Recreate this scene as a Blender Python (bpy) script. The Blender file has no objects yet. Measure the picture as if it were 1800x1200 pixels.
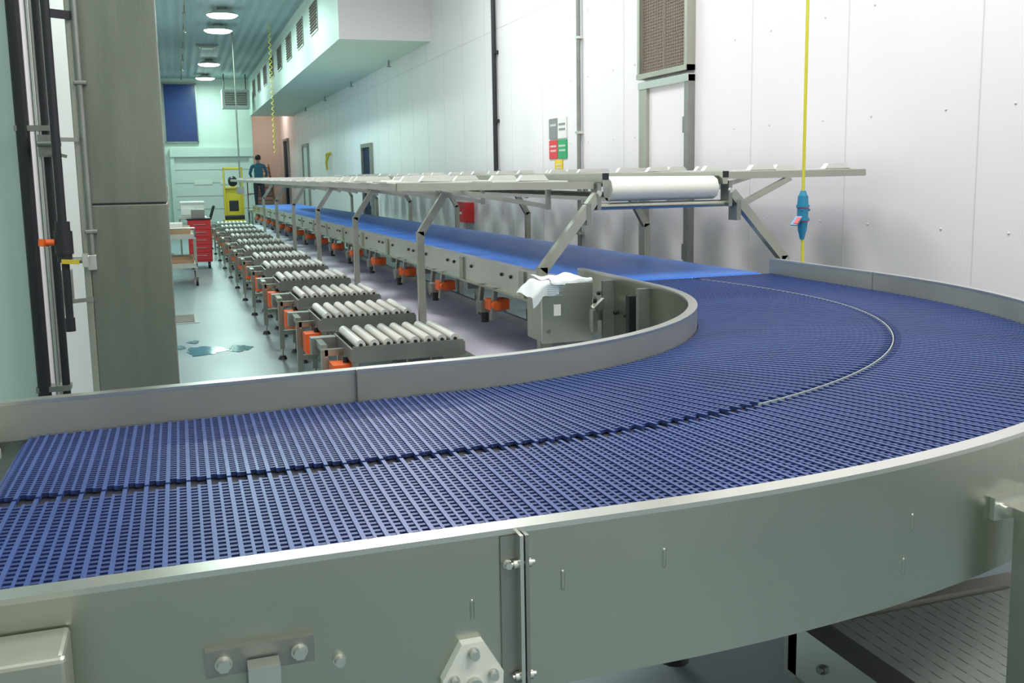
import bpy, math, random
from mathutils import Vector, Matrix
random.seed(7)
scene=bpy.context.scene
# ------------------------------------------------------------ materials
def mat(name,col,rough=0.5,metal=0.0,noise=0.0,nscale=5.0,bump=0.0,bscale=60.0,emit=None,estr=0.0,stretch=None,col2=None,spec=None,rvar=0.0):
    m=bpy.data.materials.new(name);m.use_nodes=True
    nt=m.node_tree;b=nt.nodes["Principled BSDF"]
    b.inputs["Base Color"].default_value=(*col,1);b.inputs["Roughness"].default_value=rough;b.inputs["Metallic"].default_value=metal
    if spec is not None: b.inputs["Specular IOR Level"].default_value=spec
    if emit: 
        b.inputs["Emission Color"].default_value=(*emit,1);b.inputs["Emission Strength"].default_value=estr
    tc=nt.nodes.new("ShaderNodeTexCoord");mp=nt.nodes.new("ShaderNodeMapping")
    nt.links.new(tc.outputs["Object"],mp.inputs[0])
    if stretch: mp.inputs["Scale"].default_value=stretch
    if noise>0 or col2 or rvar>0:
        n=nt.nodes.new("ShaderNodeTexNoise");n.inputs["Scale"].default_value=nscale;n.inputs["Detail"].default_value=4
        nt.links.new(mp.outputs[0],n.inputs["Vector"])
        c2=col2 if col2 else tuple(c*(1-noise) for c in col)
        r=nt.nodes.new("ShaderNodeValToRGB");r.color_ramp.elements[0].position=.25;r.color_ramp.elements[1].position=.75
        r.color_ramp.elements[0].color=(*c2,1);r.color_ramp.elements[1].color=(*col,1)
        nt.links.new(n.outputs[0],r.inputs[0]);nt.links.new(r.outputs[0],b.inputs["Base Color"])
        if rvar>0:
            mr=nt.nodes.new("ShaderNodeMapRange");mr.inputs[1].default_value=.25;mr.inputs[2].default_value=.75
            mr.inputs[3].default_value=max(.03,rough-rvar);mr.inputs[4].default_value=rough+rvar
            nt.links.new(n.outputs[0],mr.inputs[0]);nt.links.new(mr.outputs[0],b.inputs["Roughness"])
    if bump>0:
        n2=nt.nodes.new("ShaderNodeTexNoise");n2.inputs["Scale"].default_value=bscale;n2.inputs["Detail"].default_value=3
        nt.links.new(mp.outputs[0],n2.inputs["Vector"])
        bp=nt.nodes.new("ShaderNodeBump");bp.inputs["Strength"].default_value=bump;bp.inputs["Distance"].default_value=.01
        nt.links.new(n2.outputs[0],bp.inputs["Height"]);nt.links.new(bp.outputs[0],b.inputs["Normal"])
    return m
M={}
M['steel']=mat('stainless_steel',(.50,.52,.44),.28,1.0,.16,1.1,.02,30,stretch=(1,1,1),rvar=.05)
M['steelr']=mat('stainless_brushed_rail',(.46,.47,.40),.40,.65,.16,3.0,.02,30,rvar=.07)
M['steelb']=mat('stainless_bright',(.70,.71,.65),.28,.95,.08,4)
M['steeld']=mat('stainless_dull',(.33,.34,.31),.45,.8,.2,6,.05,50)
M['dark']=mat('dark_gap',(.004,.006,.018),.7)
M['black']=mat('black_plastic',(.015,.015,.02),.45)
M['belt']=mat('dark_blue_belt',(.038,.075,.25),.38,0,.22,3,.0)
M['belt2']=mat('dark_blue_belt_link',(.024,.045,.17),.42,0,.22,3,.0)
M['wear']=mat('wear_strip',(.38,.42,.44),.45)
M['white']=mat('white_plastic',(.74,.75,.68),.4)
M['roller']=mat('roller_white',(.80,.79,.72),.35)
M['orange']=mat('orange_motor',(.85,.14,.02),.45)
M['yellow']=mat('yellow_paint',(.60,.47,.03),.4)
M['cord']=mat('yellow_cord',(.66,.60,.04),.4)
M['cyan']=mat('connector_blue',(.02,.22,.38),.35)
M['red']=mat('red_plastic',(.65,.03,.03),.4)
M['greyb']=mat('grey_belt',(.62,.60,.68),.45,0,.10,1.5,.05,80)
M['card']=mat('cardboard',(.45,.30,.17),.8,0,.2,8)
M['paper']=mat('paper',(.70,.74,.76),.8)
M['ink']=mat('paper_print',(.28,.40,.52),.8)
M['grn']=mat('sign_green',(.02,.35,.13),.5)
M['sred']=mat('sign_red',(.65,.04,.05),.5)
M['sgrey']=mat('sign_grey',(.22,.24,.24),.5)
M['swhite']=mat('sign_white',(.75,.75,.72),.5)
M['syel']=mat('sign_yellow',(.80,.60,.03),.5)
M['plate']=mat('ribbed_plate',(.45,.46,.38),.5,0,.2,10)
M['window']=mat('blue_panel',(.008,.035,.17),.25,0,.2,2)
M['frame_green']=mat('door_leaf',(.66,.70,.66),.5)
M['brown']=mat('brown_stair',(.20,.12,.08),.6)
M['vent_brown']=mat('vent_backing',(.13,.10,.08),.7)
M['lamp']=mat('lamp_lens',(1,1,1),.5,emit=(.95,1,.93),estr=14)
M['lamp_unseen']=mat('unseen_lamp_lens',(1,1,1),.5,emit=(1,.99,.97),estr=3.0)  # weak glow for the added out-of-view lamps
M['puddle']=mat('wet_floor',(.10,.27,.29),.08)
# ------------------------------------------------------------ builder
class B:
    def __init__(s,name): s.n=name;s.v=[];s.f=[];s.m=[];s.sm=[];s.mats=[]
    def mi(s,k):
        if k not in s.mats: s.mats.append(k)
        return s.mats.index(k)
    def add(s,vs,fs,k,smooth=False):
        o=len(s.v);s.v+= [tuple(v) for v in vs];i=s.mi(k)
        for f in fs: s.f.append(tuple(a+o for a in f));s.m.append(i);s.sm.append(smooth)
    def box(s,x0,x1,y0,y1,z0,z1,k):
        s.add([(x0,y0,z0),(x1,y0,z0),(x1,y1,z0),(x0,y1,z0),(x0,y0,z1),(x1,y0,z1),(x1,y1,z1),(x0,y1,z1)],
          [(0,3,2,1),(4,5,6,7),(0,1,5,4),(1,2,6,5),(2,3,7,6),(3,0,4,7)],k)
    def beam(s,p0,p1,w,h,k,up=(0,0,1)):
        p0=Vector(p0);p1=Vector(p1);d=(p1-p0).normalized();u=Vector(up)
        if abs(d.dot(u))>.98:u=Vector((0,1,0))
        r=d.cross(u).normalized();u=r.cross(d)
        r*=w/2;u*=h/2
        s.add([p0-r-u,p0+r-u,p0+r+u,p0-r+u,p1-r-u,p1+r-u,p1+r+u,p1-r+u],
          [(0,3,2,1),(4,5,6,7),(0,1,5,4),(1,2,6,5),(2,3,7,6),(3,0,4,7)],k)
    def cyl(s,p0,p1,r,k,n=14,r2=None,cap=True):
        p0=Vector(p0);p1=Vector(p1);d=(p1-p0).normalized();u=Vector((0,0,1))
        if abs(d.dot(u))>.98:u=Vector((0,1,0))
        a=d.cross(u).normalized();b=d.cross(a);r2=r if r2 is None else r2
        vs=[];
        for j in range(n):
            t=2*math.pi*j/n;q=a*math.cos(t)+b*math.sin(t);vs.append(p0+q*r);vs.append(p1+q*r2)
        s.add(vs,[(2*j,2*j+1,(2*j+3)%(2*n),(2*j+2)%(2*n)) for j in range(n)],k,True)
        if cap:
            s.add([vs[2*j] for j in range(n)],[tuple(range(n))],k);s.add([vs[2*j+1] for j in range(n)],[tuple(range(n-1,-1,-1))],k)
    def tube(s,pts,r,k,n=10):
        for a,b in zip(pts[:-1],pts[1:]): s.cyl(a,b,r,k,n)
    def ball(s,c,r,k,n=10,sz=1):
        vs=[];fs=[];c=Vector(c);h=n//2
        for i in range(h+1):
            ph=math.pi*i/h
            for j in range(n):
                t=2*math.pi*j/n;vs.append(c+Vector((math.sin(ph)*math.cos(t)*r,math.sin(ph)*math.sin(t)*r,math.cos(ph)*r*sz)))
        for i in range(h):
            for j in range(n):
                fs.append((i*n+j,i*n+(j+1)%n,(i+1)*n+(j+1)%n,(i+1)*n+j))
        s.add(vs,fs,k,True)
    def bolt(s,p,d,r=.012,k='steelb'):
        p=Vector(p);d=Vector(d).normalized()
        s.cyl(p,p+d*.004,r*1.25,k,16);s.cyl(p+d*.004,p+d*.014,r,k,6)
    def wall(s,pts,t0,t1,z0,z1,k,smooth=False):
        n=len(pts);vs=[]
        for i,p in enumerate(pts):
            a=Vector(pts[max(0,i-1)]);b=Vector(pts[min(n-1,i+1)]);d=(b-a).normalized();nn=Vector((-d.y,d.x));p=Vector(p)
            for t,z in((t0,z0),(t1,z0),(t1,z1),(t0,z1)):
                q=p+nn*t;vs.append((q.x,q.y,z))
        for j in range(4):
            side=[];
            for i in range(n): side+= [vs[4*i+j],vs[4*i+(j+1)%4]]
            s.add(side,[(2*i,2*i+1,2*i+3,2*i+2) for i in range(n-1)],k,True)
        s.add(vs[:4],[(0,3,2,1)],k);s.add(vs[-4:],[(0,1,2,3)],k)
    def done(s,bevel=0,warp=None,fix=True):
        if warp: s.v=[warp(*v) for v in s.v]
        me=bpy.data.meshes.new(s.n);me.from_pydata(s.v,[],s.f)
        for k in s.mats: me.materials.append(M[k])
        me.polygons.foreach_set('material_index',s.m);me.polygons.foreach_set('use_smooth',s.sm)
        if fix:
            import bmesh
            bm=bmesh.new();bm.from_mesh(me);bmesh.ops.recalc_face_normals(bm,faces=bm.faces);bm.to_mesh(me);bm.free()
        me.update()
        o=bpy.data.objects.new(s.n,me);scene.collection.objects.link(o)
        if bevel:
            mo=o.modifiers.new('bevel','BEVEL');mo.width=bevel;mo.segments=2;mo.limit_method='ANGLE';mo.angle_limit=math.radians(50)
        return o
# ------------------------------------------------------------ room
XR=4.6; CZ=5.65
M['floor']=mat('epoxy_floor',(.205,.265,.285),.34,0,0,.8,.04,25,col2=(.16,.225,.24),rvar=.07)
M['wallw']=mat('wall_white',(.82,.79,.81),.35,0,.03,1.5,.02,4)
M['wallf']=mat('wall_far',(.62,.72,.65),.5,0,.06,1.0,.02,4)
M['wallc']=mat('wall_cyan',(.56,.72,.68),.5,0,.04,2)
M['wallp']=mat('wall_corridor',(.70,.60,.55),.5,0,.05,2)
M['seam']=mat('panel_seam',(.68,.65,.67),.5)
def ceil_mat():
    m=mat('metal_deck_ceiling',(.32,.40,.42),.5)
    nt=m.node_tree;b=nt.nodes["Principled BSDF"];tc=nt.nodes.new("ShaderNodeTexCoord");w=nt.nodes.new("ShaderNodeTexWave")
    w.wave_type='BANDS';w.bands_direction='X';w.inputs["Scale"].default_value=1.2
    nt.links.new(tc.outputs["Object"],w.inputs[0]);bp=nt.nodes.new("ShaderNodeBump");bp.inputs["Strength"].default_value=.6;bp.inputs["Distance"].default_value=.05
    nt.links.new(w.outputs[1],bp.inputs["Height"]);nt.links.new(bp.outputs[0],b.inputs["Normal"]);return m
M['ceil']=ceil_mat()
b=B('floor');b.box(-3.6,5.0,-3,48,-.12,0,'floor');b.done()
b=B('ceiling');b.box(-3.6,5.0,-3,48,CZ,CZ+.12,'ceil');b.done()
b=B('wall_right');b.box(XR,XR+.15,-3,48,0,CZ,'wallw');b.done()
b=B('wall_back');b.box(-3.6,5.0,-3.15,-3,0,CZ,'wallw');b.done()
b=B('wall_left');b.box(-.9,-.75,5.3,41,0,CZ,'wallw');b.box(-3.6,-.70,5.1,5.3,0,CZ,'wallc');b.done()
b=B('wall_left_near');b.box(-3.75,-3.6,-3,5.3,0,CZ,'wallc');b.done()
b=B('wall_far');b.box(-.9,2.95,41,41.15,0,CZ,'wallf');b.done()
b=B('wall_corridor_end');b.box(2.8,XR,47,47.15,0,CZ,'wallp');b.done()
b=B('wall_corridor_side');b.box(2.8,2.95,41.15,47,0,CZ,'wallp');b.done()
b=B('trim_wall_seams')
yy=4.71-1.24*5
while yy<41:
    b.box(XR-.003,XR,yy-.004,yy+.004,0,CZ,'seam')
    z=.6
    while z<5.4 and yy<12:
        for dy in(-.35,.35): b.ball((XR,yy+.62+dy,z),.009,'seam',8)
        z+=.75
    yy+=1.24
b.box(XR-.004,XR,9.3,41,3.86,3.872,'seam')
b.done()
b=B('baseboard_right');b.box(XR-.03,XR,-3,8.1,0,.15,'steeld');b.box(XR-.03,XR,9.25,24.0,0,.15,'steeld');b.done()
b=B('trim_soffit');b.box(2.9,XR,18,41.0,4.2,CZ,'wallf')
b.box(2.9,XR,17.99,18.0,4.2,CZ,'wallw')  # near end face painted white to carry the bright light on it
for i in range(9):
    y=21.1+2.42*i
    if y>40.3: break
    b.box(2.88,2.9,y-.55,y+.55,4.72,5.36,'steeld')
    for j in range(9): b.beam((2.875,y-.5,4.78+.065*j),(2.875,y+.5,4.78+.065*j),.03,.012,'vent_brown')
    b.box(2.878,2.899,y-.5,y+.5,4.76,5.32,'vent_brown')
    if i%2==0:
        b.cyl((4.45,y,4.2),(4.45,y,4.08),.02,'steeld');b.cyl((4.45,y,4.08),(4.45,y,4.06),.05,'steeld')
b.done()
b=B('door_1')
y0,y1=8.14,9.17
b.box(XR-.07,XR,y0,y0+.08,0,2.63,'steeld');b.box(XR-.07,XR,y1-.17,y1,0,2.63,'steelr');b.box(XR-.08,XR,y0,y1,2.57,2.64,'steelb')
b.box(XR-.035,XR,y0+.08,y1-.17,0,2.57,'wallw')
b.box(XR-.06,XR-.035,y0+.10,y0+.13,2.1,2.25,'steeld');b.box(XR-.06,XR-.035,y0+.10,y0+.13,.9,1.05,'steeld')
b.cyl((XR-.08,y1-.26,1.05),(XR-.08,y1-.26,1.2),.012,'steelb')
b.done()
M['mesh']=mat('expanded_metal',(.27,.225,.185),.6,.1)
b=B('wall_ventilation_grille')
b.box(XR-.09,XR,y0,y0+.05,2.67,4.3,'steelr');b.box(XR-.09,XR,y1-.05,y1,2.67,4.3,'steelr');b.box(XR-.10,XR,y0,y1,2.67,2.72,'steelr');b.box(XR-.09,XR,y0,y1,4.25,4.3,'steelr')
b.box(XR-.02,XR-.005,y0+.05,y1-.05,2.73,4.25,'vent_brown')
z=2.74
while z<4.24:
    b.box(XR-.045,XR-.03,y0+.05,y1-.05,z,z+.014,'mesh')
    z+=.030
yv=y0+.06
while yv<y1-.05:
    b.box(XR-.05,XR-.032,yv,yv+.010,2.73,4.25,'mesh');yv+=.035
b.box(XR-.055,XR-.03,(y0+y1)/2-.01,(y0+y1)/2+.01,2.73,4.25,'mesh')
b.done()
b=B('wall_pipe');b.cyl((XR-.05,14.03,1.79),(XR-.05,14.03,CZ),.035,'black');b.box(XR-.06,XR,13.95,14.1,1.7,1.8,'steeld')
for z in(2.5,3.5,4.5): b.box(XR-.06,XR,13.96,14.1,z,z+.05,'black')
b.done()
b=B('wall_conduit');b.cyl((XR-.04,10.83,0.02),(XR-.04,10.83,CZ),.025,'steeld')
for z in(1,2.2,3.3,4.4): b.box(XR-.07,XR,10.78,10.88,z,z+.03,'steelb')
b.done()
def sign(name,ya,yb,za,zb,k,lines=2):
    b=B(name);b.box(XR-.015,XR,ya,yb,za,zb,k)
    if lines:
        h=zb-za
        for i in range(lines):
            z=zb-h*(.38+.24*i);x=ya+.04
            while x<yb-.05:
                w=random.uniform(.012,.022);b.box(XR-.018,XR-.015,x,x+w,z,z+h*.11,'swhite' if k!='swhite' else 'sgrey');x+=w+.010
    b.done(.002)
sign('wall_sign',11.60,11.89,2.17,2.43,'sgrey',1);sign('wall_sign',11.29,11.585,2.17,2.43,'swhite',2)
sign('wall_sign',11.60,11.89,1.92,2.155,'sred');sign('wall_sign',11.29,11.585,1.92,2.155,'grn')
sign('wall_sign',11.44,11.70,1.72,1.905,'syel',2)
def fardoor(i,ya,yb,h,leaf):
    b=B('door_%d'%i);b.box(XR-.08,XR,ya-.1,ya,0,h,'steeld');b.box(XR-.08,XR,yb,yb+.1,0,h,'steeld');b.box(XR-.08,XR,ya-.1,yb+.1,h,h+.1,'steeld')
    b.box(XR-.03,XR,ya,yb,0,h,leaf);b.cyl((XR-.06,ya+.1,1.0),(XR-.06,ya+.1,1.15),.02,'steelb');b.box(XR-.06,XR-.03,ya+.08,ya+.13,1.0,1.15,'steelb');b.done()
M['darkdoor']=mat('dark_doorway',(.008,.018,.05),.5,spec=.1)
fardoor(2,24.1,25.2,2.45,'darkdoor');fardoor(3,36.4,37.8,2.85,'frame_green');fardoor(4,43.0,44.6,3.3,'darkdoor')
b=B('hose_hook');b.box(XR-.03,XR,30.9,31.8,2.42,2.5,'yellow');b.tube([(XR-.05,31.0,2.45),(XR-.12,31.2,2.2),(XR-.1,31.3,1.95),(XR-.1,31.45,2.2),(XR-.05,31.7,2.45)],.03,'yellow');b.done()
b=B('fire_alarm_box');b.box(XR-.15,XR,15.4,16.0,.95,1.28,'red');b.box(XR-.16,XR-.15,15.5,15.9,1.0,1.22,'sred');b.box(XR-.17,XR-.15,15.6,15.8,1.08,1.12,'swhite');b.done(.01)
b=B('window_1');b.box(-.35,.85,40.93,41,3.2,5.42,'window')
for x in(-.38,.84): b.box(x,x+.04,40.9,41,3.16,5.46,'steeld')
b.box(-.38,.88,40.9,41,3.14,3.2,'steeld');b.box(-.38,.88,40.9,41,5.42,5.47,'steeld');b.done()
b=B('door_5');b.box(-.1,2.85,40.94,41,0,2.6,'frame_green')
for x in(-.25,2.78): b.box(x,x+.15,40.85,41,0,2.7,'wallf')
b.box(-.25,2.93,40.8,41,2.6,2.95,'wallf')
for i in range(1,5): b.box(-.1,2.78,40.93,40.95,.52*i,.52*i+.015,'steeld')
b.box(.6,1.3,40.92,40.94,1.5,1.66,'white');b.box(1.6,2.3,40.92,40.94,1.5,1.66,'white')
b.done()
b=B('unit_heater');b.box(1.75,2.75,38.6,39.4,4.35,5.05,'frame_green');b.box(1.85,2.2,38.58,38.6,4.45,4.95,'steeld');b.box(2.3,2.65,38.58,38.6,4.45,4.95,'steeld')
for x in(1.85,2.65): b.cyl((x,39,5.05),(x,39,CZ),.02,'black')
for i in range(6): b.box(1.86,2.64,38.56,38.585,4.48+.08*i,4.50+.08*i,'vent_brown')
b.done(.02)
b=B('corridor_stairs')
for i in range(11):
    if 1.9-.18*i>-.2: b.box(3.0,4.0,46.4-.28*i-.28,46.4-.28*i,1.9-.18*i-.04+.3,1.9-.18*i+.3,'brown')
b.beam((3.0,46.6,2.25),(3.0,43.4,.13),.06,.25,'brown');b.beam((4.0,46.6,2.25),(4.0,43.4,.13),.06,.25,'brown')
b.beam((3.0,46.5,3.2),(3.0,43.4,1.0),.05,.05,'brown');
for t in(0,.33,.66,1): b.beam((3.0,46.4-3*t,2.2-2.15*t),(3.0,46.4-3*t,3.15-2.1*t),.04,.04,'brown')
b.done()
def lamp(x,y,r=.34,e=900,col=(.80,1,.90),lens='lamp'):
    b=B('ceiling_lamp');b.cyl((x,y,CZ),(x,y,CZ-.06),.12,'steeld',20);b.cyl((x,y,CZ-.06),(x,y,CZ-.16),r*.6,'white',24,r2=r)
    b.cyl((x,y,CZ-.16),(x,y,CZ-.2),r*.97,lens,24,r2=r*.8);b.done()
    l=bpy.data.lights.new('lamp_light','AREA');l.shape='DISK';l.size=r*2;l.energy=e;l.color=col
    o=bpy.data.objects.new('lamp_light',l);o.location=(x,y,CZ-.22);scene.collection.objects.link(o)
FAR=(.66,1,.90)
for y in(20.5,24.1,26.6,34.4,39.2): lamp(1.2,y,.36,105,FAR)
lamp(3.6,44,.3,60,(1,.85,.7))
NEAR=(1,.955,.975); GR=(.95,1,.91)
for x,y,e,c,r in((1.3,-1.0,82,GR,.7),(3.4,-1.0,66,NEAR,.7),(-2.0,1.5,45,GR,.6),(1.0,3.2,74,GR,.8),(2.8,4.2,92,NEAR,.9),(1.8,8,98,NEAR,.9),(2.6,12.0,118,(.97,1,.98),.8),(0.6,14.5,85,(.82,1,.94),.6)):
    lamp(x,y,r,e,c,'lamp_unseen')  # unseen lamps added over the near area, made wide to soften shadows
b=B('ceiling_diffuser');b.box(.75,1.35,30.5,31.1,CZ-.05,CZ,'steeld')
for i in range(4): b.box(.8+.03*i,1.3-.03*i,30.55+.03*i,31.05-.03*i,CZ-.07-.01*i,CZ-.05-.01*i,'white' if i%2 else 'steeld')
b.done()
b=B('ceiling_sprinkler_pipe');b.cyl((.35,22,CZ-.12),(.35,40,CZ-.12),.02,'steeld')
for y in(23,26,29,32,35,38): b.cyl((.35,y,CZ-.12),(.35,y,CZ-.3),.015,'steeld');b.cyl((.35,y,CZ-.3),(.35,y,CZ-.32),.05,'steeld');b.cyl((.35,y,CZ),(.35,y,CZ-.12),.01,'steeld')
b.done()
b=B('hanging_drop_conduit');b.cyl((1.62,28,1.45),(1.62,28,CZ),.022,'steeld');b.box(1.52,1.72,27.95,28.05,1.3,1.5,'steeld');b.done()
b=B('coiled_air_hose')
pts=[(2.42+.03*math.cos(i*.9),26+.03*math.sin(i*.9),CZ-.02*i) for i in range(0,165)]
b.tube(pts,.009,'cord',6);b.done()
b=B('floor_drain');b.box(-.32,.14,12.3,13.15,0,.006,'steeld');b.box(-.27,.09,12.37,13.08,.006,.009,'vent_brown')
for i in range(7): b.box(-.27,.09,12.45+.09*i,12.47+.09*i,.009,.012,'steeld')
b.done()
b=B('floor_puddle');n=64
def pud(cx,cy,rx,ry,sd):
    rnd=random.Random(sd);a=[rnd.uniform(0,6.28) for _ in range(6)]
    vs=[]
    for i in range(n):
        t=2*math.pi*i/n;q=1+.15*math.sin(3*t+a[0])+.10*math.sin(7*t+a[1])+.06*math.sin(13*t+a[4])
        vs.append((cx+rx*math.cos(t)*q,cy+ry*math.sin(t)*q,.004))
    b.add(vs,[tuple(range(n))],'puddle')
pud(.16,10.25,.19,.26,3);pud(.50,10.25,.11,.2,4);pud(-.10,10.55,.07,.12,5);pud(.05,10.85,.06,.1,6)
b.done(fix=False)
# ------------------------------------------------------------ curved conveyor
cx,cy=.705,4.285
XE=5.2; X0=-.38
def edge(kind,s):
    """kind: 'in','mid','out'. s in segments: <0 roll, 0..1 straight, 1..2 arc, 2..3 exit"""
    Rx,Ry,n={'in':(1.51,1.505,2.0),'mid':(2.33,2.135,2.0),'out':(2.785,2.855,2.15)}[kind]
    if s<=1:
        x=X0+(cx-X0)*s
        y=cy-Ry
        if kind=='in': y-=.07*(1-s)
        return x,y
    if s<=2:
        t=(s-1)*math.pi/2
        if n==2.0: return cx+Rx*math.sin(t),cy-Ry*math.cos(t)
        r=((abs(math.sin(t))/Rx)**n+(abs(math.cos(t))/Ry)**n)**(-1/n)
        return cx+r*math.sin(t),cy-r*math.cos(t)
    u=s-2
    x=cx+Rx
    if kind=='mid': x-=.12*u*u
    return x,cy+(XE-cy)*u
def path(kind,s0,s1,n):
    return [edge(kind,s0+(s1-s0)*i/n) for i in range(n+1)]
def lane(b,ka,kb,narc,nf,toothA,toothB):
    pitch=.0212
    S=[]
    ns=round((cx-X0)/pitch);ne=round((XE-cy)/pitch)
    for i in range(-7,ns): S.append(i/ns)
    for i in range(narc): S.append(1+i/narc)
    for i in range(ne+1): S.append(2+i/ne)
    rows=[]
    for s in S:
        if s<0:
            phi=-s*(cx-X0)/.05
            a=edge(ka,0);c=edge(kb,0)
            dx=-.05*math.sin(phi);z=1.05+.05*math.cos(phi);up=Vector((-math.sin(phi),0,math.cos(phi)))
            A=Vector((a[0]+dx,a[1],z));C=Vector((c[0]+dx,c[1],z))
        else:
            a=edge(ka,s);c=edge(kb,s);A=Vector((*a,1.10));C=Vector((*c,1.10));up=Vector((0,0,1))
        rows.append((A,C,up))
    L=len(rows)
    for i,(A,C,up) in enumerate(rows):
        d=(C-A);w=d.length;d.normalize();t=d.cross(up).normalized()
        ia=.007+(toothA and (i%2)*.022);ib=.007+(toothB and (i%2)*.022)
        A2=A+d*ia;C2=C-d*ib
        hw=.0044 if i%2==0 else .0030
        dz=up*.010;tp=up*(0 if i%2==0 else -.0015)
        b.add([A2-t*hw+tp,A2+t*hw+tp,C2+t*hw+tp,C2-t*hw+tp,A2-t*hw-dz,A2+t*hw-dz,C2+t*hw-dz,C2-t*hw-dz],
          [(0,1,2,3),(0,4,5,1),(1,5,6,2),(2,6,7,3),(3,7,4,0)],'belt')
        if i+1<L:
            A_,C_,up_=rows[i+1]
            e0=.031/w if toothA else .01; e1=.031/w if toothB else .01
            for j in range(nf):
                f=(j+(.5 if i%2 else .0)+.25)/nf
                if f>1-.3/nf: continue
                g=.24/nf
                lo=max(f-g,e0);hi=min(f+g,1-e1)
                if hi-lo<.004: continue
                p0=A.lerp(C,lo);p1=A.lerp(C,hi);q1=A_.lerp(C_,hi);q0=A_.lerp(C_,lo)
                o=up*.0026
                b.add([p0-o,p1-o,q1-o,q0-o,p0-o*4,p1-o*4,q1-o*4,q0-o*4],[(0,1,2,3),(0,3,7,4),(1,5,6,2)],'belt2')
b=B('curved_modular_belt')
lane(b,'in','mid',168,36,False,True)
lane(b,'mid','out',206,36,True,False)
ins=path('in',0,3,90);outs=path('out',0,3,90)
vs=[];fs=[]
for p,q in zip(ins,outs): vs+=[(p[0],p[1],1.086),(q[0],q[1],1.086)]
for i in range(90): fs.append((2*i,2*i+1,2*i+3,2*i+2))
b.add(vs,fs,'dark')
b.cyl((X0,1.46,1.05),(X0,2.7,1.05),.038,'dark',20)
b.done(fix=False)
b=B('belt_wear_strip')
mp_=path('mid',1.22,2.9,90)
b.wall(mp_,-.0020,.0014,1.088,1.101,'wear');b.done()
b=B('curved_conveyor_frame')
po=[(-1.8,1.43),(-1.0,1.43)]+path('out',0,2,110)+[edge('out',2.5),(cx+2.785,5.22)]
b.wall(po,-.030,.0,.91,1.19,'steel')
b.wall(po,-.034,.004,1.183,1.192,'steelb')
b.wall(po,.0005,.003,1.09,1.183,'steelr')
pi=[(-1.8,2.62),(-1.0,2.67)]+path('in',0,2,90)+[edge('in',2.5),(cx+1.51,5.22)]
b.wall(pi,.0,.030,.84,1.19,'steel')
b.wall(pi,-.003,-.0005,1.09,1.183,'steelr')
b.wall(pi,-.004,.034,1.183,1.192,'steelb')
b.box(3.484,3.494,4.25,4.253,1.10,1.193,'steeld')
for (s) in (0.02,.5,1.0,1.25,1.5,1.75,2.0,2.5,2.95):
    a=edge('in',s);c=edge('out',s);b.beam((a[0],a[1],1.0),(c[0],c[1],1.0),.06,.08,'steeld')
b.box(-1.8,-.47,1.45,2.62,1.03,1.075,'steeld')
for i in range(44): b.box(-.475-.03*i,-.455-.03*i,1.46,2.61,1.075,1.097,'plate')
b.box(.474,.480,1.376,1.40,.91,1.185,'steelb');b.box(.483,.489,1.376,1.40,.91,1.185,'steeld')
b.box(.448,.474,1.396,1.401,.91,1.18,'steeld')
b.box(.455,.457,2.745,2.785,.9,1.192,'steeld')
for z in(1.135,.945):
    b.cyl((.462,1.388,z),(.502,1.388,z),.004,'steelb',8);b.cyl((.489,1.388,z),(.496,1.388,z),.008,'steelb',6);b.cyl((.466,1.388,z),(.474,1.388,z),.008,'steelb',6)
b.bolt((.458,1.396,1.135),(0,-1,0),.006)
def skirt_y(x): return 1.40 if x<.7 else cy-2.885*(1-((x-cx)/2.815)**2.15)**(1/2.15)
def mark(x,z,h=.028):
    y=skirt_y(x)+.0025
    b.cyl((x,y,z-h/2),(x,y,z+h/2),.0045,'steel',10);b.ball((x,y,z-h/2),.0045,'steel');b.ball((x,y,z+h/2),.0045,'steel')
for x,z in((.40,1.065),(.555,1.09),(.74,1.10),(1.30,1.07),(1.28,.985)): mark(x,z)
b.box(-.005,.15,1.385,1.40,1.034,1.074,'steeld')
b.bolt((.020,1.385,1.054),(0,-1,0),.010);b.bolt((.128,1.385,1.054),(0,-1,0),.010)
b.beam((.075,1.365,1.055),(.075,1.365,.0),.045,.03,'steelb')
b.bolt((.188,1.40,1.022),(0,-1,0),.008)
b.cyl((-.03,1.37,.990),(-.03,1.40,.990),.016,'steelb')
def tri(x,z,y):
    pts=[(x-.048,z-.10),(x+.048,z-.10),(x+.050,z-.055),(x+.018,z+.0),(x-.018,z+.0),(x-.050,z-.055)]
    n=len(pts);b.add([(p[0],y,p[1]) for p in pts]+[(p[0],y-.018,p[1]) for p in pts],[tuple(range(n)),tuple(range(2*n-1,n-1,-1))]+[(i,(i+1)%n,n+(i+1)%n,n+i) for i in range(n)],'white')
    b.bolt((x,y-.018,z-.016),(0,-1,0),.008);b.bolt((x-.032,y-.018,z-.056),(0,-1,0),.007);b.bolt((x+.032,y-.018,z-.056),(0,-1,0),.007)
    b.cyl((x,y-.018,z-.07),(x,y-.03,z-.07),.014,'steelb')
tri(.395,1.018,1.40)
b.box(1.545,1.68,1.49,1.55,1.025,1.072,'steelb')
b.bolt((1.568,1.49,1.048),(0,-1,0),.010);b.bolt((1.65,1.49,1.048),(0,-1,0),.010)
b.beam((1.635,1.465,1.045),(1.645,1.465,.02),.075,.05,'steelr')
b.cyl((1.645,1.465,0),(1.645,1.465,.03),.05,'black')
for (x,y) in((1.59,2.93),(.1,2.85),(-1.4,2.75),(-1.4,1.37),(2.25,4.6),(3.56,4.5),(3.22,2.75)):
    b.beam((x,y,.10),(x,y,.95),.06,.06,'steel');b.cyl((x,y,.03),(x,y,.12),.012,'steelb');b.cyl((x,y,.0),(x,y,.035),.055,'black',16,r2=.03)
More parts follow.
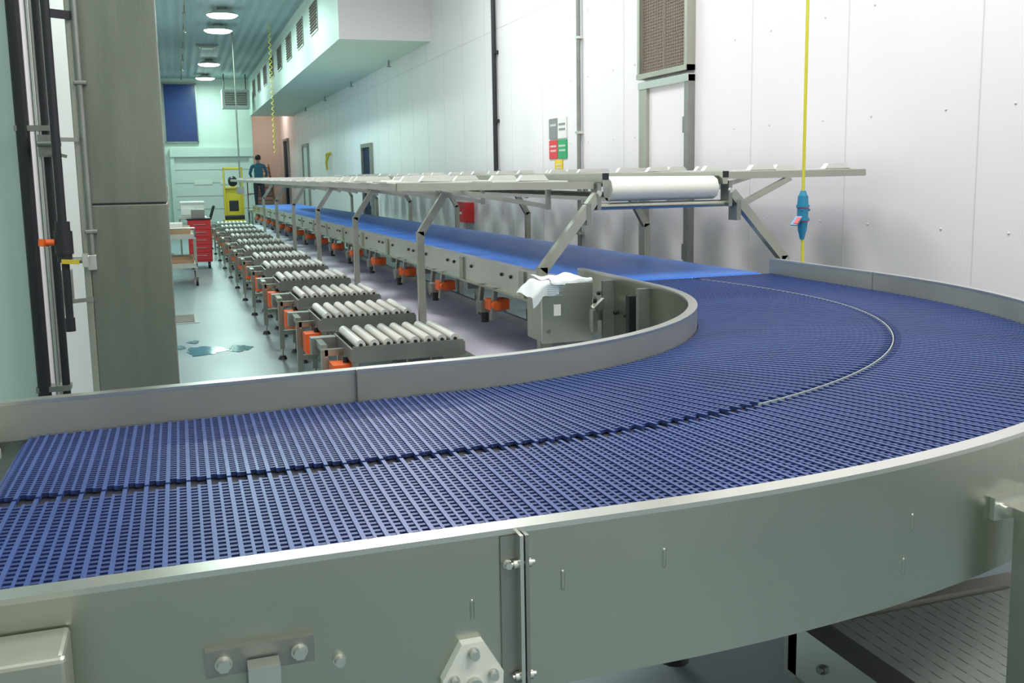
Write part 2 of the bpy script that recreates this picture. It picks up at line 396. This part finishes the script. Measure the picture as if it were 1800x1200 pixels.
for (x,y,z) in((2.185,4.55,1.0),(2.185,4.68,1.0),(2.17,4.1,1.02),(2.185,4.9,1.08)):
    b.bolt((x-.006,y,z),(-1,0,0),.010,'black')
b.box(2.125,2.185,4.30,4.33,.84,1.17,'steeld');b.box(2.12,2.185,4.72,4.74,.84,1.17,'steeld')
b.box(2.13,2.185,4.42,4.46,.90,1.12,'black')
b.done()
b=B('motor_junction_box');b.box(-.62,-.178,1.30,1.397,.70,1.142,'steelr');b.box(-.625,-.173,1.285,1.302,.69,1.147,'steelr');b.box(-.60,-.165,1.36,1.397,.85,1.0,'steeld')
b.beam((-.4,1.35,0),(-.4,1.35,.70),.05,.05,'steel');b.done(.006)
M['slat']=mat('grey_slat_belt',(.36,.40,.36),.55,0,.12,6)
b=B('lower_slat_conveyor')
b.box(1.70,4.2,1.60,2.24,.36,.43,'steeld')
for i in range(62):
    x=1.70+.04*i
    b.box(x,x+.037,1.62,2.21,.43,.445,'slat')
    for j in range(8):
        y=1.65+.07*j+(.035 if i%2 else 0)
        b.box(x+.030,x+.044,y,y+.028,.43,.4445,'slat')
b.box(1.60,1.69,1.58,2.26,.30,.455,'steelb');b.box(1.60,4.2,2.22,2.28,.28,.46,'steelr');b.box(1.60,4.2,1.56,1.60,.28,.46,'steelb')
for x in(1.66,2.9,4.1):
    for y in(1.62,2.2): b.beam((x,y,0),(x,y,.34),.05,.05,'steel')
for y in(1.7,1.9,2.1): b.bolt((1.60,y,.38),(-1,0,0),.012,'steeld')
b.done()
# ------------------------------------------------------------ straight belt conveyor
def straight_belt_mat():
    m=mat('light_blue_belt',(.045,.16,.56),.40)
    nt=m.node_tree;bs=nt.nodes["Principled BSDF"];tc=nt.nodes.new("ShaderNodeTexCoord")
    br=nt.nodes.new("ShaderNodeTexBrick");br.inputs["Scale"].default_value=1;br.inputs["Brick Width"].default_value=.05;br.inputs["Row Height"].default_value=.025;br.inputs["Mortar Size"].default_value=.003
    br.inputs["Color1"].default_value=(.065,.27,.88,1);br.inputs["Color2"].default_value=(.055,.24,.82,1);br.inputs["Mortar"].default_value=(.03,.13,.50,1)
    nt.links.new(tc.outputs["Object"],br.inputs[0]);n=nt.nodes.new("ShaderNodeTexNoise");n.inputs["Scale"].default_value=1.3
    mp=nt.nodes.new("ShaderNodeMapping");mp.inputs["Scale"].default_value=(3,.5,1);nt.links.new(tc.outputs["Object"],mp.inputs[0]);nt.links.new(mp.outputs[0],n.inputs[0])
    mx=nt.nodes.new("ShaderNodeMixRGB");mx.blend_type='MULTIPLY';mx.inputs[0].default_value=.15
    nt.links.new(br.outputs[0],mx.inputs[1]);nt.links.new(n.outputs[0],mx.inputs[2]);nt.links.new(mx.outputs[0],bs.inputs["Base Color"])
    bp=nt.nodes.new("ShaderNodeBump");bp.inputs["Strength"].default_value=.3;bp.inputs["Distance"].default_value=.004;bp.invert=True
    nt.links.new(br.outputs["Fac"],bp.inputs["Height"]);nt.links.new(bp.outputs[0],bs.inputs["Normal"]);return m
M['lbelt']=straight_belt_mat()
def warp(x,y,z):
    d=max(0,y-5.2);return (x-.010*d,y,z-.0055*d*(1 if z>.3 else 0))
b=B('straight_belt_conveyor')
YE=28.6
b.box(2.26,3.46,5.28,YE,1.06,1.097,'lbelt');b.cyl((2.26,5.28,1.047),(3.46,5.28,1.047),.049,'lbelt',20)
b.box(2.20,2.255,5.3,YE,.90,1.105,'steelb');b.box(3.465,3.50,5.3,YE,.90,1.09,'steel')
b.box(2.17,2.20,5.3,YE,.90,.915,'steel')
y=6.2
while y<YE:
    b.box(2.185,2.20,y-.05,y+.05,.91,1.09,'steel')
    for dy in(-.25,.25,.45): b.bolt((2.20,y+dy,1.03),(-1,0,0),.012,'black')
    b.box(2.24,3.46,y,y+.06,.82,.90,'steeld')
    y+=1.45
y=6.9
while y<YE-1:
    b.beam((2.19,y-.12,.92),(2.16,y-.12,.68),.03,.05,'steeld');b.beam((2.19,y+.2,.92),(2.16,y+.2,.68),.03,.05,'steeld')
    b.box(2.15,2.30,y-.12,y+.02,.75,.83,'orange');b.cyl((2.19,y-.12,.79),(2.19,y-.17,.79),.036,'orange');b.box(2.12,2.32,y+.02,y+.14,.72,.80,'steeld')
    b.cyl((2.17,y+.08,.64),(2.17,y+.08,.75),.03,'black')
    y+=1.45
for k in range(8):
    y=6.0+3.0*k
    for x in(2.75,3.45): b.beam((x,y,.02),(x,y,.92),.06,.06,'steel');b.cyl((x,y,0),(x,y,.03),.05,'black')
b.done(warp=warp)
def warpg(x,y,z):
    d=max(0,y-5.2);return (x-.010*d,y,z)
b=B('lower_grey_conveyor')
b.box(1.87,2.62,5.0,YE-2,.46,.50,'greyb')
b.cyl((1.87,5.0,.46),(2.62,5.0,.46),.04,'greyb',16)
b.box(1.835,1.865,4.95,YE-2,.38,.515,'steelb');b.box(2.625,2.66,4.95,YE-2,.38,.56,'steelb')
for k in range(8):
    y=5.4+2.8*k
    for x in(1.86,2.64): b.beam((x,y,0),(x,y,.40),.05,.05,'steel')
b.done(warp=warpg)
# ------------------------------------------------------------ packing roller tables
def bed(y0,x0=1.03,x1=1.79,L=.72,z=.62):
    b=B('roller_table')
    b.box(x0,x1,y0-.0,y0+.012,z-.10,z+.005,'steeld');b.box(x0,x1,y0+L-.012,y0+L,z-.10,z+.005,'steeld')
    b.box(x0-.012,x0,y0,y0+L,z-.10,z-.01,'steeld');b.box(x1,x1+.012,y0,y0+L,z-.10,z-.01,'steeld')
    b.box(x0,x1,y0-.02,y0,z-.10,z-.092,'steeld');b.box(x0,x1,y0,y0+L,z-.10,z-.095,'black')
    for j in range(8):
        x=x0+.055+j*.093
        b.cyl((x,y0+.02,z+.012),(x,y0+L-.02,z+.012),.033,'roller',16);b.cyl((x,y0+.005,z+.012),(x,y0+.02,z+.012),.012,'black',8)
    for x in(x0+.02,x1-.04):
        for y in(y0+.06,y0+L-.06):
            b.beam((x,y,.10),(x,y,z-.09),.045,.045,'steel');b.cyl((x,y,.03),(x,y,.12),.012,'steelb',8);b.cyl((x,y,0),(x,y,.035),.045,'black',12,r2=.028)
    for y in(y0+.06,y0+L-.06): b.beam((x0,y,.26),(x1-.02,y,.26),.04,.04,'steel')
    b.beam((x0+.02,y0+.06,.30),(x0+.02,y0+L-.06,.30),.04,.04,'steel')
    xo=x0-.14
    b.beam((xo,y0+.35,.10),(xo,y0+.35,z-.06),.045,.045,'steel');b.cyl((xo,y0+.35,.03),(xo,y0+.35,.12),.012,'steelb',8);b.cyl((xo,y0+.35,0),(xo,y0+.35,.035),.045,'black',12,r2=.028)
    b.beam((xo,y0+.35,z-.08),(x0,y0+.35,z-.08),.045,.045,'steel');b.beam((xo,y0+.35,.26),(x0,y0+.35,.26),.04,.04,'steel')
    b.beam((xo,y0+.35,z-.05),(xo,y0+L,z-.05),.045,.045,'steel');b.box(xo-.05,x0,y0+L-.1,y0+L+.0,z-.14,z-.02,'steeld')
    b.box(x0-.12,x0+.06,y0+.10,y0+.28,.33,.49,'orange');b.cyl((x0-.02,y0+.10,.40),(x0-.02,y0+.02,.40),.06,'orange',14);b.cyl((x0-.02,y0+.19,.49),(x0-.02,y0+.19,.53),.02,'black')
    b.done(warp=lambda x,y,zz:(x-.010*(y-6.3),y,zz))
for y in (6.32,7.72,9.12,10.75,12.35,13.95,15.6,17.3,19.2,21.1,23.0,24.9): bed(y)
# ------------------------------------------------------------ overhead tray conveyor
b=B('overhead_tray_conveyor')
Y0,Y1=5.4,23.6
b.cyl((2.47,Y0+.02,1.64),(3.20,Y0+.02,1.64),.072,'white',8);b.box(2.47,3.20,Y0+.02,Y1,1.69,1.712,'white');b.box(2.47,3.20,Y0+.02,Y1,1.568,1.59,'white')
for x in(2.40,3.22): b.box(x,x+.035,Y0-.06,Y1,1.66,1.735,'steel')
for x in(2.40,3.22): b.box(x-.003,x+.038,Y0-.066,Y0-.06,1.70,1.74,'black')
for x in(2.37,3.27):
    b.box(x,x+.025,Y0-.05,Y0+.05,1.52,1.68,'steeld');
b.cyl((2.30,Y0,1.54),(3.36,Y0,1.54),.022,'steel')
b.box(2.30,2.33,Y0-.05,Y0+.05,1.43,1.56,'steeld');b.box(3.33,3.36,Y0-.05,Y0+.05,1.43,1.56,'steeld')
b.bolt((2.38,Y0-.05,1.62),(0,-1,0),.014);b.bolt((3.28,Y0-.05,1.62),(0,-1,0),.014)
b.beam((2.02,Y0-.02,1.17),(2.38,Y0-.02,1.61),.055,.055,'steelr',up=(0,1,0));b.beam((3.70,Y0-.02,1.17),(3.30,Y0-.02,1.61),.055,.055,'steelr',up=(0,1,0))
b.beam((3.33,Y0,1.50),(3.75,Y0,1.69),.035,.035,'steelr');
b.beam((2.02,Y0-.02,.03),(2.02,Y0-.02,1.19),.055,.055,'steelr');b.beam((3.70,Y0-.02,.03),(3.70,Y0-.02,1.19),.055,.055,'steelr')
for x in(2.02,3.70): b.cyl((x,Y0-.02,0),(x,Y0-.02,.03),.06,'black')
def wing(xa,xb,za,zb,ya0):
    def P(t,y,dz=0): return (xa+(xb-xa)*t,y,za+(zb-za)*t+dz)
    for t in(0,1,.5): b.beam(P(t,ya0),P(t,Y1),.03,.036,'steelr')
    y=ya0
    while y<Y1:
        b.beam(P(0,y),P(1.0,y),.030,.044,'steelr');y+=1.5
    y=ya0+.75
    while y<Y1:
        b.beam(P(.62,y,-.02),(xa,y,1.52),.025,.03,'steelr');b.beam((xa,y,1.50),(xa,y,1.66),.03,.03,'steelr')
        y+=1.5
    y=ya0+.10
    rnd=random.Random(5)
    while y<Y1-1.2:
        w=.42
        for (f0,f1) in((.10,.50),(.62,1.03)):
            for yy in(y,y+.62):
                dz=.020;x0_,_,z0_=P(f0,yy,dz);x1_,_,z1_=P(f1,yy,dz)
                b.add([(x0_,yy,z0_),(x1_,yy,z1_),(x1_,yy+w,z1_),(x0_,yy+w,z0_),(x0_,yy,z0_+.010),(x1_,yy,z1_+.010),(x1_,yy+w,z1_+.010),(x0_,yy+w,z0_+.010)],[(0,3,2,1),(4,5,6,7),(0,1,5,4),(1,2,6,5),(2,3,7,6),(3,0,4,7)],'white')
                xc=(x0_+x1_)/2+rnd.uniform(-.08,.08);zc=(z0_+z1_)/2+.022;r=.10
                b.add([(xc-r,yy,zc-.015),(xc+r,yy,zc-.015),(xc+r*.7,yy,zc+.022),(xc-r*.7,yy,zc+.022),(xc-r,yy+.05,zc-.015),(xc+r,yy+.05,zc-.015),(xc+r*.7,yy+.05,zc+.022),(xc-r*.7,yy+.05,zc+.022)],[(0,3,2,1),(4,5,6,7),(0,1,5,4),(1,2,6,5),(2,3,7,6),(3,0,4,7)],'white')
        y+=1.5
wing(2.36,1.16,1.668,1.682,Y0)
wing(3.28,4.33,1.712,1.715,Y0)
y=7.55
while y<Y1:
    b.beam((1.80,y,.515),(1.80,y,1.30),.055,.055,'steelr');b.beam((1.80,y,1.28),(2.03,y,1.62),.055,.055,'steelr',up=(0,1,0))
    b.box(1.98,2.10,y-.05,y+.05,1.60,1.66,'steel')
    b.beam((3.80,y,.02),(3.80,y,1.30),.055,.055,'steelr');b.beam((3.80,y,1.28),(3.57,y,1.68),.055,.055,'steelr',up=(0,1,0))
    b.cyl((3.8,y,0),(3.8,y,.03),.06,'black')
    y+=3.02
b.done()
# ------------------------------------------------------------ control box with papers
b=B('control_box')
b.box(1.77,2.05,4.72,4.95,.86,1.165,'steelr');b.box(1.765,2.055,4.705,4.722,.855,1.17,'steelb')
b.cyl((1.80,4.70,.92),(1.80,4.705,.92),.012,'steeld');b.box(1.83,1.87,4.703,4.705,1.0,1.06,'swhite')
b.box(2.05,2.17,4.76,4.80,.95,1.0,'steeld');b.cyl((2.05,4.84,1.05),(2.13,4.84,1.05),.02,'black');b.cyl((2.08,4.80,1.0),(2.13,4.80,1.0),.04,'steeld')
b.beam((2.06,4.70,.9),(2.06,4.70,1.02),.03,.03,'steelb');b.beam((2.06,4.70,1.02),(2.12,4.70,1.07),.03,.03,'steelb')
b.beam((1.86,4.90,.0),(1.86,4.90,.87),.05,.05,'steel')
b.done(.004)
b=B('paper_sheets')
def sheet(x0,x1,y0,y1,dz,sd):
    nx,ny=16,16;vs=[]
    for i in range(nx+1):
        for j in range(ny+1):
            u=i/nx;v=j/ny;x=x0+(x1-x0)*u+.02*(v-.5);y=y1+(y0-y1)*v;z=1.180+dz+.010*math.sin(6*u+sd)*math.sin(5*v+sd)+.004*math.sin(17*u+9*v)
            if y<4.705:
                z-= (4.705-y)*1.0;y=4.698-.012*math.sin(4*u+sd)
            if x<1.765: z-=(1.765-x)*1.1;
            vs.append((x,y,z))
    b.add(vs,[(i*(ny+1)+j,(i+1)*(ny+1)+j,(i+1)*(ny+1)+j+1,i*(ny+1)+j+1) for i in range(nx) for j in range(ny)],'paper',True)
sheet(1.70,1.92,4.63,4.90,.003,1);sheet(1.80,2.04,4.68,4.95,.012,2.3)
for k in range(6): b.box(1.785,1.785+random.uniform(.05,.10),4.678,4.6795,1.110+.011*k,1.113+.011*k,'ink')
b.done(fix=False)
# ------------------------------------------------------------ yellow cable with coupling
b=B('hanging_power_cable')
X,Y=3.57,5.0
b.tube([(X,Y,CZ),(X,Y,1.64),(X,Y,1.5),(X+.005,Y,1.28),(X+.01,Y,1.0),(X+.05,Y,.6),(X+.15,Y+.05,.05)],.0095,'cord',10)
b.cyl((X,Y,1.615),(X,Y,1.585),.016,'cyan',14,r2=.026);b.cyl((X,Y,1.585),(X,Y,1.53),.030,'cyan',16,r2=.034);b.cyl((X,Y,1.53),(X,Y,1.515),.040,'cyan',16)
b.cyl((X,Y,1.515),(X,Y,1.51),.036,'red');b.cyl((X,Y,1.51),(X,Y,1.45),.033,'cyan',16);b.cyl((X,Y,1.45),(X,Y,1.435),.042,'cyan',16);b.cyl((X,Y,1.435),(X,Y,1.43),.038,'red',16)
b.cyl((X,Y,1.43),(X,Y,1.37),.032,'cyan',16,r2=.026);b.cyl((X,Y,1.37),(X,Y,1.32),.024,'cyan',14,r2=.013)
b.beam((X-.03,Y-.01,1.46),(X-.075,Y-.02,1.41),.05,.008,'cyan');b.beam((X-.035,Y-.02,1.455),(X-.07,Y-.03,1.42),.03,.006,'red')
b.cyl((X-.03,Y-.02,1.50),(X+.035,Y-.02,1.50),.008,'cyan')
b.done()
# ------------------------------------------------------------ left column & pipes
M['col']=mat('column_steel',(.25,.27,.225),.42,.55,.3,2.5,.05,30,stretch=(4,4,.7),col2=(.17,.19,.155))
b=B('steel_clad_column');b.box(-.335,-.045,4.0,4.30,0,1.655,'col');b.box(-.335,-.045,4.0,4.30,1.66,CZ,'col');b.box(-.33,-.05,4.005,4.295,1.65,1.67,'black')
b.box(-.36,-.335,4.0,4.02,0,CZ,'steelr');b.cyl((-.325,3.985,1.42),(-.325,3.985,CZ),.012,'steeld');
for z in(1.55,2.1,2.6,3.4): b.box(-.345,-.30,3.97,4.0,z,z+.015,'steeld')
b.box(-.345,-.31,3.97,4.0,1.41,1.47,'steelb')
b.done(.004)
b=B('valve_pipe')
x=-.415;y=3.93
b.cyl((x,y,1.57),(x,y,CZ),.016,'black');b.cyl((x,y,1.22),(x,y,1.46),.014,'black')
b.cyl((x,y,1.60),(x,y,1.565),.026,'black');b.cyl((x,y,1.565),(x,y,1.48),.032,'black',12);b.cyl((x,y,1.48),(x,y,1.45),.026,'black')
b.cyl((x-.03,y,1.525),(x-.06,y,1.525),.012,'orange');b.beam((x-.075,y-.02,1.527),(x-.06,y+.02,1.522),.018,.026,'orange')
b.cyl((x-.01,y,1.455),(x+.06,y,1.455),.012,'steel');b.beam((x-.01,y-.03,1.455),(x+.05,y-.03,1.45),.006,.016,'yellow');b.box(x+.06,x+.08,y-.02,y+.03,1.43,1.48,'steelb')
b.cyl((x,y,1.24),(x,y,1.19),.018,'black');b.beam((x,y+.01,1.3),(x+.08,y+.06,1.3),.012,.015,'steeld');b.beam((x,y+.01,1.9),(x+.08,y+.06,1.9),.012,.015,'steeld');b.beam((x,y+.01,2.35),(x+.08,y+.06,2.35),.012,.03,'black')
b.done()
b=B('wall_riser_pipes')
for (x,y,r,k) in((-.665,5.02,.030,'black'),(-.605,5.02,.010,'steelb'),(-.57,5.03,.018,'black')):
    b.cyl((x,y,.02),(x,y,CZ),r,k,14)
for z in(1.98,.75):
    b.box(-.70,-.55,5.0,5.09,z,z+.025,'steeld');b.box(-.60,-.53,4.96,5.02,z-.12,z-.02,'steeld');b.cyl((-.60,4.95,z-.06),(-.50,4.95,z-.06),.014,'steeld');b.beam((-.56,4.95,z-.1),(-.48,4.95,z-.12),.02,.015,'steeld')
b.done()
b=B('door_6');b.box(-.75,-.72,6.2,9.0,0,3.4,'frame_green');b.box(-.75,-.70,6.1,6.2,0,3.5,'steeld');b.box(-.75,-.70,9.0,9.1,0,3.5,'steeld');b.box(-.75,-.70,6.1,9.1,3.4,3.5,'steeld')
b.box(-.72,-.66,6.5,6.6,1.0,1.2,'steeld');b.done()
# ------------------------------------------------------------ cart, tool trolley, bins
b=B('service_cart')
x0,x1,y0,y1=-.28,.22,16.7,18.0
for z in(.80,.32): 
    b.box(x0,x1,y0,y1,z-.03,z,'steelb')
    for (a,c,d,e) in((x0,x1,y0,y0+.015),(x0,x1,y1-.015,y1),(x0,x0+.015,y0,y1),(x1-.015,x1,y0,y1)): b.box(a,c,d,e,z,z+.05,'steelb')
for x in(x0+.02,x1-.02):
    for y in(y0+.02,y1-.02): b.beam((x,y,.12),(x,y,.80),.035,.035,'steel');b.cyl((x-.02,y,.065),(x+.02,y,.065),.065,'black',16);b.box(x-.03,x+.03,y-.02,y+.02,.10,.14,'steeld')
b.box(x0+.05,x1-.05,y0+.1,y1-.2,.32,.42,'card');b.box(x0+.04,x1-.06,y0+.2,y1-.5,.42,.46,'card')
b.box(x0+.06,x1-.08,y0+.1,y1-.3,.80,.95,'card');b.box(x0+.1,x1-.2,y0+.1,y1-.6,.95,1.02,'white')
b.tube([(x1-.02,y0,.80),(x1-.02,y0-.06,.95),(x0+.02,y0-.06,.95),(x0+.02,y0,.80)],.014,'steelb')
b.done()
b=B('red_tool_trolley')
x0,x1,y0,y1=.12,.55,19.8,20.4
b.box(x0,x1,y0,y1,.13,.95,'red')
for i in range(5): b.box(x0+.02,x1-.02,y0-.012,y0,.17+.15*i,.30+.15*i,'sred');b.box(x0+.1,x1-.1,y0-.03,y0-.012,.25+.15*i,.265+.15*i,'steeld')
b.box(x0-.02,x1+.02,y0-.02,y1+.02,.95,.98,'black');b.tube([(x1,y0+.05,.95),(x1+.08,y0+.05,1.2),(x1+.08,y1-.05,1.2),(x1,y1-.05,.95)],.018,'black')
for x in(x0+.06,x1-.06):
    for y in(y0+.06,y1-.06): b.cyl((x-.02,y,.065),(x+.02,y,.065),.065,'black')
b.box(x0+.08,x1-.1,y0+.1,y1-.1,.98,1.15,'steeld')
b.done(.008)
b=B('white_bin_table')
b.box(-.05,.55,22.5,23.6,.86,.90,'steelb')
for x in(-.02,.52):
    for y in(22.55,23.55): b.beam((x,y,0),(x,y,.86),.04,.04,'steel')
b.box(.02,.50,22.6,23.3,.90,1.22,'white');b.box(.0,.52,22.58,23.32,1.20,1.24,'white');b.box(.02,.3,22.55,22.6,.95,1.1,'swhite')
b.done(.01)
b=B('electrical_post_box');b.beam((-.32,24,0),(-.32,24,1.7),.06,.06,'steel');b.box(-.42,-.22,23.9,24.0,1.3,1.62,'steelb');b.box(-.40,-.24,23.89,23.9,1.34,1.58,'sgrey');b.box(-.3,-.24,23.88,23.9,1.1,1.2,'orange');b.box(-.45,-.2,23.9,24.1,0,.02,'steeld');b.done()
b=B('yellow_lift_truck')
b.box(1.20,1.78,28.9,30.0,.16,.55,'yellow');b.box(1.24,1.74,29.3,30.0,.55,1.45,'yellow');b.box(1.36,1.62,29.27,29.31,.80,1.10,'black')
b.box(1.22,1.76,29.0,29.2,.55,.68,'black')
for x in(1.22,1.72): b.box(x,x+.05,29.2,29.27,.5,2.05,'yellow');b.cyl((x+.02,28.98,.12),(x+.06,28.98,.12),.12,'black');b.cyl((x-.02,29.8,.14),(x+.06,29.8,.14),.14,'black')
b.box(1.22,1.77,29.2,29.27,1.98,2.05,'yellow');b.box(1.22,1.77,29.2,29.27,1.45,1.50,'yellow')
b.box(1.32,1.42,28.1,28.95,.10,.14,'steeld');b.box(1.56,1.66,28.1,28.95,.10,.14,'steeld')
b.cyl((1.5,29.6,1.45),(1.5,29.6,1.62),.05,'black');b.cyl((1.5,29.5,1.62),(1.5,29.7,1.68),.13,'black')
b.done(.02)
b=B('guard_platform');b.box(2.15,3.1,32.4,34.0,.62,.70,'steeld')
for x in(2.2,3.05):
    for y in(32.45,33.95): b.beam((x,y,0),(x,y,.62),.06,.06,'steeld')
for z in(1.2,1.65): b.tube([(2.2,34,z),(3.05,34,z)],.02,'brown')
for x in(2.2,3.05): b.cyl((x,34,.7),(x,34,1.65),.02,'brown')
b.done()
# ------------------------------------------------------------ person (back turned, working at the far end)
M['shirt']=mat('shirt_blue',(.05,.16,.24),.8,0,.2,10);M['trous']=mat('trousers_dark',(.03,.035,.05),.8);M['skin']=mat('skin',(.45,.24,.16),.5);M['hair']=mat('hair_dark',(.02,.013,.01),.6)
def skin_obj(name,verts,edges,radii,k,parent,root=0,sub=2):
    me=bpy.data.meshes.new(name);me.from_pydata(verts,edges,[]);me.materials.append(M[k])
    o=bpy.data.objects.new(name,me);scene.collection.objects.link(o)
    s=o.modifiers.new('skin','SKIN');sd=me.skin_vertices[0].data
    for i,r in enumerate(radii): sd[i].radius=(r,r) if not isinstance(r,tuple) else r;sd[i].use_root=(i==root)
    ss=o.modifiers.new('sub','SUBSURF');ss.levels=sub;ss.render_levels=sub
    s.use_smooth_shade=True
    o.parent=parent;return o
man=bpy.data.objects.new('worker_person',None);scene.collection.objects.link(man)
skin_obj('torso_and_arms',[(0,0,.95),(0,0,1.1),(0,.0,1.28),(0,0,1.42),(0,0,1.52),(.19,0,1.42),(.27,.06,1.18),(.25,.26,1.06),(-.19,0,1.42),(-.27,.06,1.18),(-.22,.26,1.08)],
 [(0,1),(1,2),(2,3),(3,4),(3,5),(5,6),(6,7),(3,8),(8,9),(9,10)],[(.15,.11),(.145,.105),(.165,.115),(.13,.09),(.055,.055),.065,.05,.038,.065,.05,.038],'shirt',man)
skin_obj('legs',[(0,0,.93),(.10,0,.86),(.11,.0,.48),(.11,0,.08),(.11,.16,.04),(-.10,0,.86),(-.11,0,.48),(-.11,0,.08),(-.11,.16,.04)],
 [(0,1),(1,2),(2,3),(3,4),(0,5),(5,6),(6,7),(7,8)],[.12,.10,.065,.045,.04,.10,.065,.045,.04],'trous',man)
skin_obj('head',[(0,0,1.48),(0,.0,1.56),(0,.015,1.64),(0,.015,1.70)],[(0,1),(1,2),(2,3)],[.055,.06,.088,.075],'skin',man)
hb=B('hair');hb.ball((0,-.005,1.69),.098,'hair',16,1.0);ho=hb.done();ho.parent=man
fb=B('face');fb.cyl((0,.09,1.655),(0,.118,1.625),.012,'skin',8);fb.ball((.033,.088,1.66),.012,'hair');fb.ball((-.033,.088,1.66),.012,'hair');fb.box(-.025,.025,.085,.095,1.59,1.597,'sred');fb.ball((.092,0,1.64),.022,'skin');fb.ball((-.092,0,1.64),.022,'skin');fo=fb.done();fo.parent=man
for sx,(hx,hz) in((1,(.25,1.06)),(-1,(-.22,1.08))):
    skin_obj('palm',[(hx,.24,hz),(hx,.29,hz-.005),(hx,.33,hz-.01)],[(0,1),(1,2)],[.03,(.036,.02),(.034,.016)],'skin',man)
    for fi in range(4):
        fx=hx-.028+.019*fi;l=(.055,.068,.072,.06)[fi]
        skin_obj('finger_%d'%fi,[(fx,.33,hz-.01),(fx,.33+l*.6,hz-.015),(fx,.33+l,hz-.04)],[(0,1),(1,2)],[.009,.008,.007],'skin',man,sub=1)
    skin_obj('thumb',[(hx-.03*sx,.28,hz),(hx-.055*sx,.31,hz-.01),(hx-.06*sx,.34,hz-.02)],[(0,1),(1,2)],[.011,.01,.008],'skin',man,sub=1)
man.location=(2.50,32.9,.70)
# ------------------------------------------------------------ world, camera
w=bpy.data.worlds.new('world');scene.world=w;w.use_nodes=True;w.node_tree.nodes['Background'].inputs[0].default_value=(.8,.85,.9,1);w.node_tree.nodes['Background'].inputs[1].default_value=.3
F=1700.;CXp=900.;CYp=540.
yv=Vector((313-CXp,-(314-CYp),-F)).normalized()
xv=Vector((5950-CXp,-(218-CYp),-F));xv=(xv-yv*xv.dot(yv)).normalized();zv=xv.cross(yv)
Rm=Matrix((xv,yv,zv))
cam=bpy.data.cameras.new('camera');cam.sensor_width=36;cam.lens=F/1800*36;cam.shift_y=-60/1800;cam.clip_start=.05;cam.clip_end=200
co=bpy.data.objects.new('camera',cam);scene.collection.objects.link(co);co.matrix_world=Matrix.Translation((0,0,1.75))@Rm.to_4x4()
scene.camera=co
scene.view_settings.view_transform='Standard'
scene.view_settings.exposure=0
